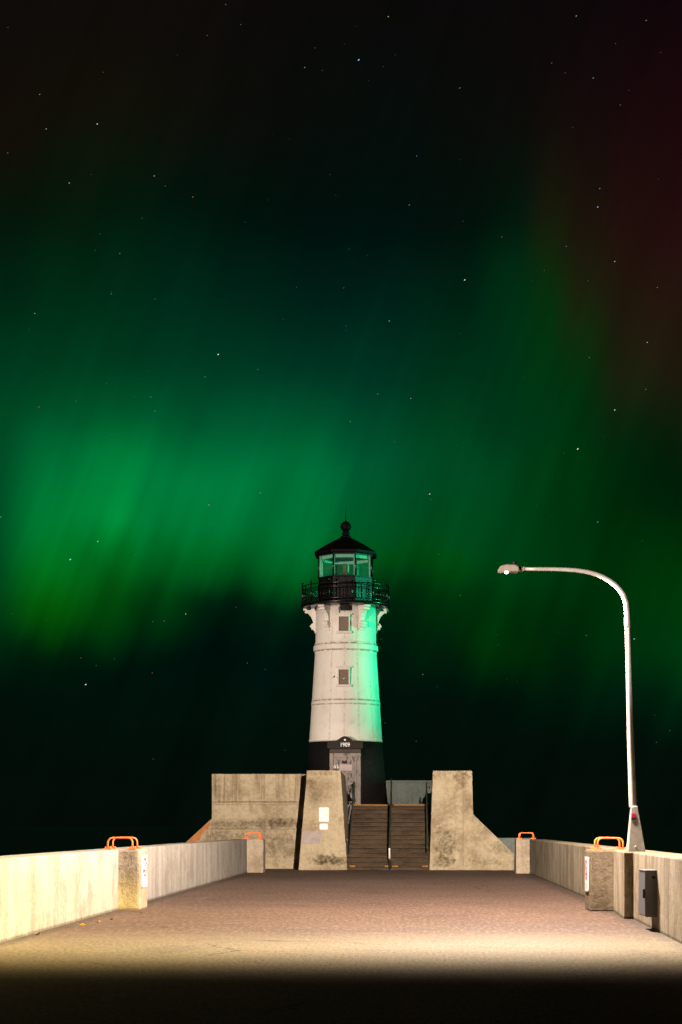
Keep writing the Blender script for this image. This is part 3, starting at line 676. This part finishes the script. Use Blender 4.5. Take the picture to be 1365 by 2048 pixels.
obj('window_head', octring(MB(), RO - .12, RO + .02, 12.40, 12.50), M['black'], lan)
obj('inner_head', octring(MB(), RO - .19, RO - .125, 12.28, 12.48), M['pale_inside'], lan)
obj('inner_sill', octring(MB(), RO - .2, RO - .125, 11.50, 11.56), M['pale_inside'], lan)
oc = octa(RO - .012); ic = octa(RO - .085)
for k in range(8):
    obj('mullion', MB().tube([(*oc[k], 11.555), (*oc[k], 12.40)], .028, 8), M['black'], lan)
    obj('inner_mullion', MB().tube([(*ic[k], 11.555), (*ic[k], 12.40)], .040, 8), M['pale_inside'], lan)
gc = octa(RO - .03)
for k in range(8):
    j = (k + 1) % 8; A = Vector((*gc[k], 0)); B = Vector((*gc[j], 0)); A, B = A.lerp(B, .03), A.lerp(B, .97)
    obj('pane', MB().add([(A.x,A.y,11.556),(B.x,B.y,11.556),(B.x,B.y,12.398),(A.x,A.y,12.398)], [(0,1,2,3)]), M['glass'], lan)
obj('lantern_floor', MB().lathe([(RO - .1, 11.38), (RO - .1, 11.40)], TX, TY, 8, False, R(22.5)), M['dark_metal'], lan)
def octroof(prof):
    m_ = MB(); vs = []; n = len(prof)
    for r, z in prof: vs += [(*p, z) for p in octa(r)]
    fs = [(i*8+k, i*8+(k+1) % 8, (i+1)*8+(k+1) % 8, (i+1)*8+k) for i in range(n-1) for k in range(8)]
    return m_.add(vs, fs + [tuple(range(8))[::-1], tuple(range((n-1)*8, n*8))])
roof = obj('lantern_roof', octroof([(RO - .02, 12.505), (1.30, 12.43), (1.325, 12.47), (1.325, 12.57), (1.28, 12.60), (.85, 12.87), (.45, 13.09), (.22, 13.20)]), M['roof_black'], LH, .008)
obj('ceiling', octroof([(RO - .13, 12.49), (.6, 12.500), (.05, 12.502)]), M['pale_inside'], roof)
obj('vent_ball', MB().lathe([(.22, 13.19), (.22, 13.26), (.15, 13.29), (.13, 13.35), (.17, 13.37), (.17, 13.40), (.12, 13.43), (.13, 13.47)], TX, TY, 24).ball((TX, TY, 13.66), .215, 24, 14).tube([(*p, 13.64) for p in [(TX + .215 * math.cos(k * PI / 12), TY + .215 * math.sin(k * PI / 12)) for k in range(24)]], .018, 6, True), M['roof_black'], roof)
obj('lightning_rod', MB().tube([(TX, TY, 13.85), (TX, TY, 14.0), (TX, TY, 14.40)], [.028, .016, .006], 8), M['roof_black'], roof)
bx = TX - .04; by = TY - .3
lens = MB()
for i in range(9): lens.lathe([(.055, 11.80 + .036 * i), (.068, 11.81 + .036 * i), (.068, 11.822 + .036 * i), (.055, 11.832 + .036 * i)], bx, by, 18)
bc = obj('beacon', lens, M['amber'], LH)
obj('beacon_base', MB().lathe([(.05, 11.70), (.09, 11.72), (.09, 11.77), (.06, 11.80)], bx, by, 18), M['red_lens'], bc)
obj('pedestal', MB().tube([(bx, by, 11.40), (bx, by, 11.70)], .02, 8), M['dark_metal'], bc)
obj('spare_lamp', MB().tube([(bx + .15, by + .1, 11.78), (bx + .15, by + .1, 12.12)], .03, 10), M['pale_inside'], bc)

# ------------------------------------------------------------------ orange grab rails
def hoop(x0, x1, y, z0, h, r_=.0175):
    k = .09; pts = [(x0, y, z0)]
    for i in range(6):
        a = PI/2 * i / 5; pts.append((x0 + k * (1 - math.cos(a)), y, z0 + h - k + k * math.sin(a)))
    for i in range(6):
        a = PI/2 * i / 5; pts.append((x1 - k + k * math.sin(a), y, z0 + h - k + k * math.cos(a)))
    pts.append((x1, y, z0)); return MB().tube(pts, r_, 12)
def grab_rail(loc, label, x0=-.25, x1=.225):
    g = thing('grab_rail', label, 'grab rail', loc, 'orange grab rails on the parapets')
    X, Y, Z = loc
    for dy in (-.26, .30):
        h_ = obj('hoop', hoop(X + x0, X + x1, Y + dy, Z + .0, .215), M['orange'], g)
        for xx in (x0, x1):
            obj('base_flange', MB().box(X + xx - .07, X + xx + .07, Y + dy - .07, Y + dy + .07, Z, Z + .018).ball((X + xx + .05, Y + dy - .05, Z + .03), .018, 8, 5).ball((X + xx - .05, Y + dy + .05, Z + .03), .018, 8, 5), M['orange'], h_)
    return g
GZ = WH + .007
g0 = grab_rail((-5.72, 33.85, GZ), 'orange grab rail on the left parapet above the nearer white sign, brightly lit')
copy_thing(g0, (-5.70, 60.35, GZ), 'small far orange grab rail on the left parapet in front of the wing wall')
copy_thing(g0, (3.63, 33.3, GZ), 'orange grab rail on the right parapet partly hidden by the lamp post foot')
copy_thing(g0, (3.66, 59.35, GZ), 'small far orange grab rail on the end of the right parapet near the sloping wing')

# ------------------------------------------------------------------ signs
def warning_sign(X, face, yc, z0, z1, label):
    """plate on a pilaster side, facing the middle of the pier; face = +1 faces +x"""
    s = thing('warning_sign', label, 'sign', (X, yc, (z0 + z1) / 2), 'prohibition signs on the parapets')
    hw = .27
    def q(u, v, d): return (X + face * d, yc - u * hw, z0 + (z1 - z0) * v)      # u -1..1, v 0..1
    def poly(pts, d0, d1):
        return MB().prism(pts, lambda p, t: q(p[0], p[1], t), d0, d1)
    rc = .08; pts = []
    for cx_, cy_, a0 in ((1 - rc * 1.1, 1 - rc, 0), (-1 + rc * 1.1, 1 - rc, 90), (-1 + rc * 1.1, rc, 180), (1 - rc * 1.1, rc, 270)):
        for k in range(5):
            a = R(a0 + k * 22.5); pts.append((cx_ + rc * 1.1 * math.cos(a), cy_ + rc * math.sin(a)))
    obj('plate', poly(pts, .0, .022), M['sign'], s)
    n = 40; ringm = MB()
    for i in range(n):
        a, b_ = 2 * PI * i / n, 2 * PI * (i + 1) / n
        f = lambda rr, an: (rr * math.cos(an) * .86, .62 + rr * math.sin(an) * .30)
        ringm.prism([f(1, a), f(1, b_), f(.78, b_), f(.78, a)], lambda p, t: q(p[0], p[1], t), .0225, .025)
    ringm.prism([(-.62, .80), (-.50, .84), (.62, .44), (.50, .40)], lambda p, t: q(p[0], p[1], t), .0232, .0255)
    obj('prohibition_ring', ringm, M['red'], s)
    fig = MB()
    fig.prism([(-.45, .50), (.3, .56), (.5, .53), (.35, .50), (-.1, .47)], lambda p, t: q(p[0], p[1], t), .0226, .0245)
    fig.prism([(.15 + .14 * math.cos(k * PI / 5), .67 + .05 * math.sin(k * PI / 5)) for k in range(10)], lambda p, t: q(p[0], p[1], t), .0226, .0245)
    obj('pictogram', fig, M['blackprint'], s)
    tx = MB()
    for v0, w in ((.19, .7), (.13, .55), (.075, .4)):
        tx.prism([(-w, v0), (w, v0), (w, v0 + .035), (-w, v0 + .035)], lambda p, t: q(p[0], p[1], t), .0226, .0245)
    obj('text_lines', tx, M['greyprint'], s)
warning_sign(-5.338, 1, 33.98, .415, 1.035, 'tall white sign with red prohibition ring on the left parapet pilaster')
warning_sign(3.208, -1, 33.3, .36, 1.01, 'narrow white sign with red prohibition ring on the right parapet pilaster')

def rounded_plate(x0, x1, z0, z1, rc, y0, y1):
    pts = []
    for cx_, cz_, a0 in ((x1-rc, z1-rc, 0), (x0+rc, z1-rc, 90), (x0+rc, z0+rc, 180), (x1-rc, z0+rc, 270)):
        for k in range(5):
            a = R(a0 + k * 22.5); pts.append((cx_ + rc * math.cos(a), cz_ + rc * math.sin(a)))
    return MB().prism(pts, XZ, y0, y1)
yS = 63.165
s = thing('information_sign', 'larger white plate with pale blue wave and yellow spot on the left stair pier', 'sign', (-3.42, yS, 2.0))
obj('plate', rounded_plate(-3.60, -3.25, 1.76, 2.27, .04, yS, 63.21), M['sign'], s)
obj('wave_print', MB().prism([(-3.56,1.96),(-3.46,2.0),(-3.40,2.06),(-3.36,2.06),(-3.38,1.96)], XZ, yS - .003, yS + .002), M['blue'], s)
obj('spot_print', MB().prism([(-3.37,1.955),(-3.36,2.03),(-3.33,2.04),(-3.28,1.955)], XZ, yS - .004, yS + .002), M['yellow'], s)
obj('text_lines', MB().box(-3.55, -3.38, yS - .003, yS + .002, 1.88, 1.89).box(-3.42, -3.30, yS - .003, yS + .002, 1.83, 1.84).box(-3.55, -3.32, yS - .003, yS + .002, 2.17, 2.18), M['greyprint'], s)
s = thing('notice_plate', 'smaller white plate below the larger one on the left stair pier', 'sign', (-3.43, yS, 1.57))
obj('plate', rounded_plate(-3.58, -3.285, 1.47, 1.685, .03, yS, 63.21), M['sign'], s)
obj('text_lines', MB().box(-3.53, -3.40, yS - .003, yS + .002, 1.60, 1.607).box(-3.52, -3.36, yS - .003, yS + .002, 1.56, 1.567), M['greyprint'], s)

# ------------------------------------------------------------------ street lamp on the right parapet
def at(px, py, D): return Vector(((px - VX) * D / F, D, EYE - (py - HY) * D / F))
LD = 31.0
bx0, bx1 = at(1257, 1703, 30.8).x, at(1292, 1703, 30.8).x
SL = thing('street_lamp', 'tall pale street lamp with curved arm and lit head standing on the right parapet', 'street lamp', ((bx0 + bx1) / 2, LD, WH))
tx0, tx1 = at(1262.5, 1612, 30.95).x, at(1274.5, 1612, 30.95).x
yb = 30.8; hb = .36
obj('pole_base', MB().hexa([(bx0,yb,WH),(bx1,yb,WH),(bx1,yb+hb,WH),(bx0,yb+hb,WH),(tx0,yb+.1,1.95),(tx1+.01,yb+.1,1.95),(tx1+.01,yb+.24,1.95),(tx0,yb+.24,1.95)]), M['pole_base'], SL, .012)
mid = at(1264.5, 1640, LD)
fx = (bx0 + bx1) / 2 + .0
zst = 1.76; fy = yb + .1 * (zst - WH) / .8
stx = at(1268, 1631, yb).x
obj('red_sticker', MB().hexa([(stx - .033, fy - .012, zst - .01),(stx + .033, fy - .012, zst - .01),(stx + .033, fy + .01, zst - .01),(stx - .033, fy + .01, zst - .01),(stx - .033, fy - .002, zst + .06),(stx + .033, fy - .002, zst + .06),(stx + .033, fy + .02, zst + .06),(stx - .033, fy + .02, zst + .06)]), M['red'], SL)
obj('black_sticker', MB().hexa([(stx - .033, fy - .018, zst - .06),(stx + .033, fy - .018, zst - .06),(stx + .033, fy + .01, zst - .06),(stx - .033, fy + .01, zst - .06),(stx - .033, fy - .012, zst - .011),(stx + .033, fy - .012, zst - .011),(stx + .033, fy + .02, zst - .011),(stx - .033, fy + .02, zst - .011)]), M['blackprint'], SL)
obj('bolt', MB().ball((at(1272, 1693, yb).x, yb + .01, 1.235), .02, 10, 6), M['pole_base'], SL)
pts = [at(1266.5, 1612, LD), at(1262.5, 1500, LD), at(1259, 1380, LD), at(1255.5, 1250, LD)]
obj('pole', MB().tube([pts[0] - Vector((0,0,.03))] + pts, [.072, .071, .064, .057, .050], 24), M['pole'], SL)
apx = [(1255.5,1256),(1255.2,1247),(1254.6,1225),(1252.5,1205),(1247.5,1190),(1240,1179.5),(1230,1169),(1218,1160.5),(1205,1153.5),(1191,1148),(1172,1143.3),(1150,1140.2),(1125,1138.8),(1100,1138.2),(1075,1138),(1047,1137.8)]
n = len(apx)
obj('arm', MB().tube([at(a, b, LD) for a, b in apx], [.056, .056] + [.052 - .022 * i / (n - 3) for i in range(n - 2)], 20), M['pole'], SL)
hp = lambda px, py: (at(px, py, LD).x, at(px, py, LD).z)
head = obj('lamp_head', MB().prism([hp(994.5,1143.3), hp(1001,1133.5), hp(1012,1130.5), hp(1030,1131), hp(1037,1134.5), hp(1039,1143), hp(1036,1144.6), hp(1018,1144.2)], XZ, LD - .13, LD + .13), M['lamp_body'], SL, .02)
obj('arm_clamp', MB().tube([at(1035, 1138.6, LD), at(1041, 1138.6, LD), at(1048.5, 1138, LD)], [.05, .045, .038], 14).box(at(1047,0,LD).x, at(1049,0,LD).x, LD - .045, LD + .045, at(0,1142,LD).z, at(0,1134,LD).z), M['lamp_body'], head)
obj('heat_sink', MB().prism([hp(1012,1130.8), hp(1012,1129), hp(1034,1129.6), hp(1036,1133)], XZ, LD - .09, LD + .09), M['dark_metal'], head)
c_ = at(1029, 1128, LD)
obj('photocell', MB().lathe([(.045, c_.z - .02), (.048, c_.z + .03), (.042, c_.z + .042)], c_.x, LD, 16), M['dark_metal'], head)
le = at(1013, 1143.5, LD)
obj('led_lens', MB().ball((le.x, LD - .06, le.z - .010), .037, 14, 8), M['lens'], head)
obj('led_strip', MB().box(at(997,0,LD).x, at(1006,0,LD).x, LD - .1, LD + .1, at(0,1144.4,LD).z, at(0,1143.4,LD).z), M['trim'], head)

# ------------------------------------------------------------------ electrical enclosure on the right parapet
EX, EY0, EY1 = 3.455, 26.6, 27.4
E = thing('electrical_box', 'grey metal electrical cabinet fixed low on the right parapet', 'electrical box', (EX + .1, 27.0, .2))
obj('cabinet', MB().box(EX, 3.66, EY0, EY1, .215, .905), M['box_metal'], E, .008)
obj('lid', MB().box(EX - .02, 3.66, EY0 - .015, EY1 + .015, .906, .927), M['box_metal'], E, .006)
obj('door', MB().box(EX - .012, EX - .001, EY0 + .02, EY1 - .02, .235, .89), M['box_metal'], E, .004)
obj('latch', MB().box(EX - .04, EX - .0125, EY0 + .05, EY0 + .10, .50, .64), M['dark_metal'], E, .004)
obj('rating_plate', MB().box(EX + .09, EX + .14, EY0 - .004, EY0, .80, .84), M['hood'], E)

# ------------------------------------------------------------------ leaves on the asphalt
def leaf(px, py, rot, m, label, s=.05):
    D = F * EYE / (py - HY); x = (px - VX) * D / F
    mb = MB(); o_ = []
    out_ = [(0,-1),(.35,-.7),(.55,-.2),(.9,.0),(.5,.25),(.35,.8),(0,1.2),(-.3,.75),(-.5,.3),(-.95,.05),(-.5,-.25),(-.3,-.7)]
    for u, v in out_:
        o_.append((x + s * (u * math.cos(rot) - v * math.sin(rot)), D + s * (u * math.sin(rot) + v * math.cos(rot)), .012 + .025 * abs(u)))
    mb.add([(x, D, .006)] + o_, [(0, i + 1, (i + 1) % 12 + 1) for i in range(12)])
    mb.add([(a, b, c - .003) for a, b, c in [(x, D, .006)] + o_], [(0, (i + 1) % 12 + 1, i + 1) for i in range(12)])
    tag(obj('fallen_leaf', mb, m, recalc=False), label, 'leaf', 'fallen leaves on the pier')
leaf(197, 1845, .5, M['leafy'], 'larger yellow fallen leaf on the asphalt near the left parapet', .055)
leaf(166, 1851, 1.9, M['leafy'], 'smaller yellow fallen leaf left of the larger one on the asphalt', .042)
leaf(75, 1870, 2.7, M['leafd'], 'brown fallen leaf against the bright end of the left parapet', .06)
leaf(224, 1840, 1.2, M['leafd'], 'small dark fallen leaf below the left pilaster', .03)

# ------------------------------------------------------------------ stars
STARS = [(80,188,.5,'w'),(93,257,.6,'w'),(195,247,.9,'w'),(139,365,.7,'w'),(309,351,.8,'b'),(386,393,.7,'r'),(331,371,.3,'w'),(610,134,.7,'b'),(645,140,.3,'b'),(70,626,.6,'y'),(240,506,.4,'w'),(223,587,.4,'w'),(16,305,.35,'w'),
 (718,119,1.3,'b'),(777,32,.7,'y'),(1153,31,.8,'b'),(1187,155,.7,'b'),(1196,413,1.0,'b'),(1230,522,.9,'b'),(930,559,1.0,'w'),(1200,376,.5,'w'),(819,409,.5,'y'),(834,311,.5,'b'),(920,175,.5,'w'),(1293,40,.5,'w'),(1322,104,.4,'r'),(1241,209,.35,'w'),
 (779,641,.6,'w'),(1004,473,.35,'w'),(1133,492,.4,'w'),(1315,574,.4,'w'),(437,708,1.1,'w'),(78,813,.5,'y'),(302,793,.35,'w'),(310,821,.35,'w'),(411,753,.4,'w'),(516,738,.35,'w'),(418,1009,.6,'y'),(521,985,.4,'w'),(196,1082,.8,'w'),(141,1118,1.3,'b'),
 (372,1227,.7,'w'),(162,1315,.5,'r'),(305,1345,.5,'r'),(329,1241,.35,'w'),(2,1033,.5,'w'),(1230,819,.9,'w'),(1156,897,1.2,'w'),(860,987,.9,'w'),(1196,1043,.7,'b'),(1269,1277,1.0,'b'),(822,796,.5,'w'),(756,787,.4,'w'),(701,842,.4,'w'),(1179,714,.4,'w'),
 (1295,684,.7,'w'),(1292,778,.4,'w'),(846,1348,.5,'y'),(921,1190,.3,'w'),(1173,1270,.35,'w'),(307,1517,.4,'r'),(482,48,.3,'w'),(452,8,.4,'w'),(415,70,.3,'w'),(172,1368,1.1,'w'),(495,1325,.3,'y'),(1310,1430,.3,'r'),(1340,1460,.3,'y'),(1104,125,.35,'w'),(1131,145,.35,'b')]
random.seed(11)
for i in range(420):
    STARS.append((random.uniform(-1500, 2900), random.uniform(-900, 1500), random.choice((.16, .2, .2, .26)), random.choice('wwwby')))
SC = {'w': (1, .95, .85), 'b': (.35, .6, 1), 'r': (1, .25, .08), 'y': (1, .8, .35)}
SD = 6000.0
mb = MB(); cols = []
for px, py, b_, k in STARS:
    d_ = Vector(((px - VX) / F, 1, (HY - py) / F)); c_ = d_ * SD
    u = Vector((1, 0, .75)).normalized(); w = Vector((-.75, 0, 1)).normalized()
    s_ = (.78 + .42 * b_) * SD / F
    L_ = s_ * (1.1 + .5 * b_)
    mb.add([c_ + u * L_, c_ + w * s_ * .7, c_ - u * L_, c_ - w * s_ * .7, c_ + Vector((0, s_, 0)), c_ - Vector((0, s_, 0))],
           [(0,1,4),(1,2,4),(2,3,4),(3,0,4),(1,0,5),(2,1,5),(3,2,5),(0,3,5)])
    e = 1.05 * b_ ** 1.4
    cols += [tuple(v * e for v in SC[k]) + (1,)] * 6
m = bpy.data.materials.new('starlight'); m.use_nodes = True; n = NT(m.node_tree); n.n.clear()
mo = n.new('ShaderNodeOutputMaterial'); em = n.new('ShaderNodeEmission'); at_ = n.new('ShaderNodeAttribute'); at_.attribute_name = 'star_colour'
n.l.new(at_.outputs['Color'], em.inputs[0]); em.inputs[1].default_value = 1.0; n.l.new(em.outputs[0], mo.inputs[0])
try: m.cycles.emission_sampling = 'NONE'
except Exception: pass
so = obj('stars', mb, m, recalc=False)
ca = so.data.color_attributes.new('star_colour', 'FLOAT_COLOR', 'POINT')
for i, c in enumerate(cols): ca.data[i].color = c
tag(so, 'scattered faint white and blue stars across the night sky', 'stars', kind='stuff')
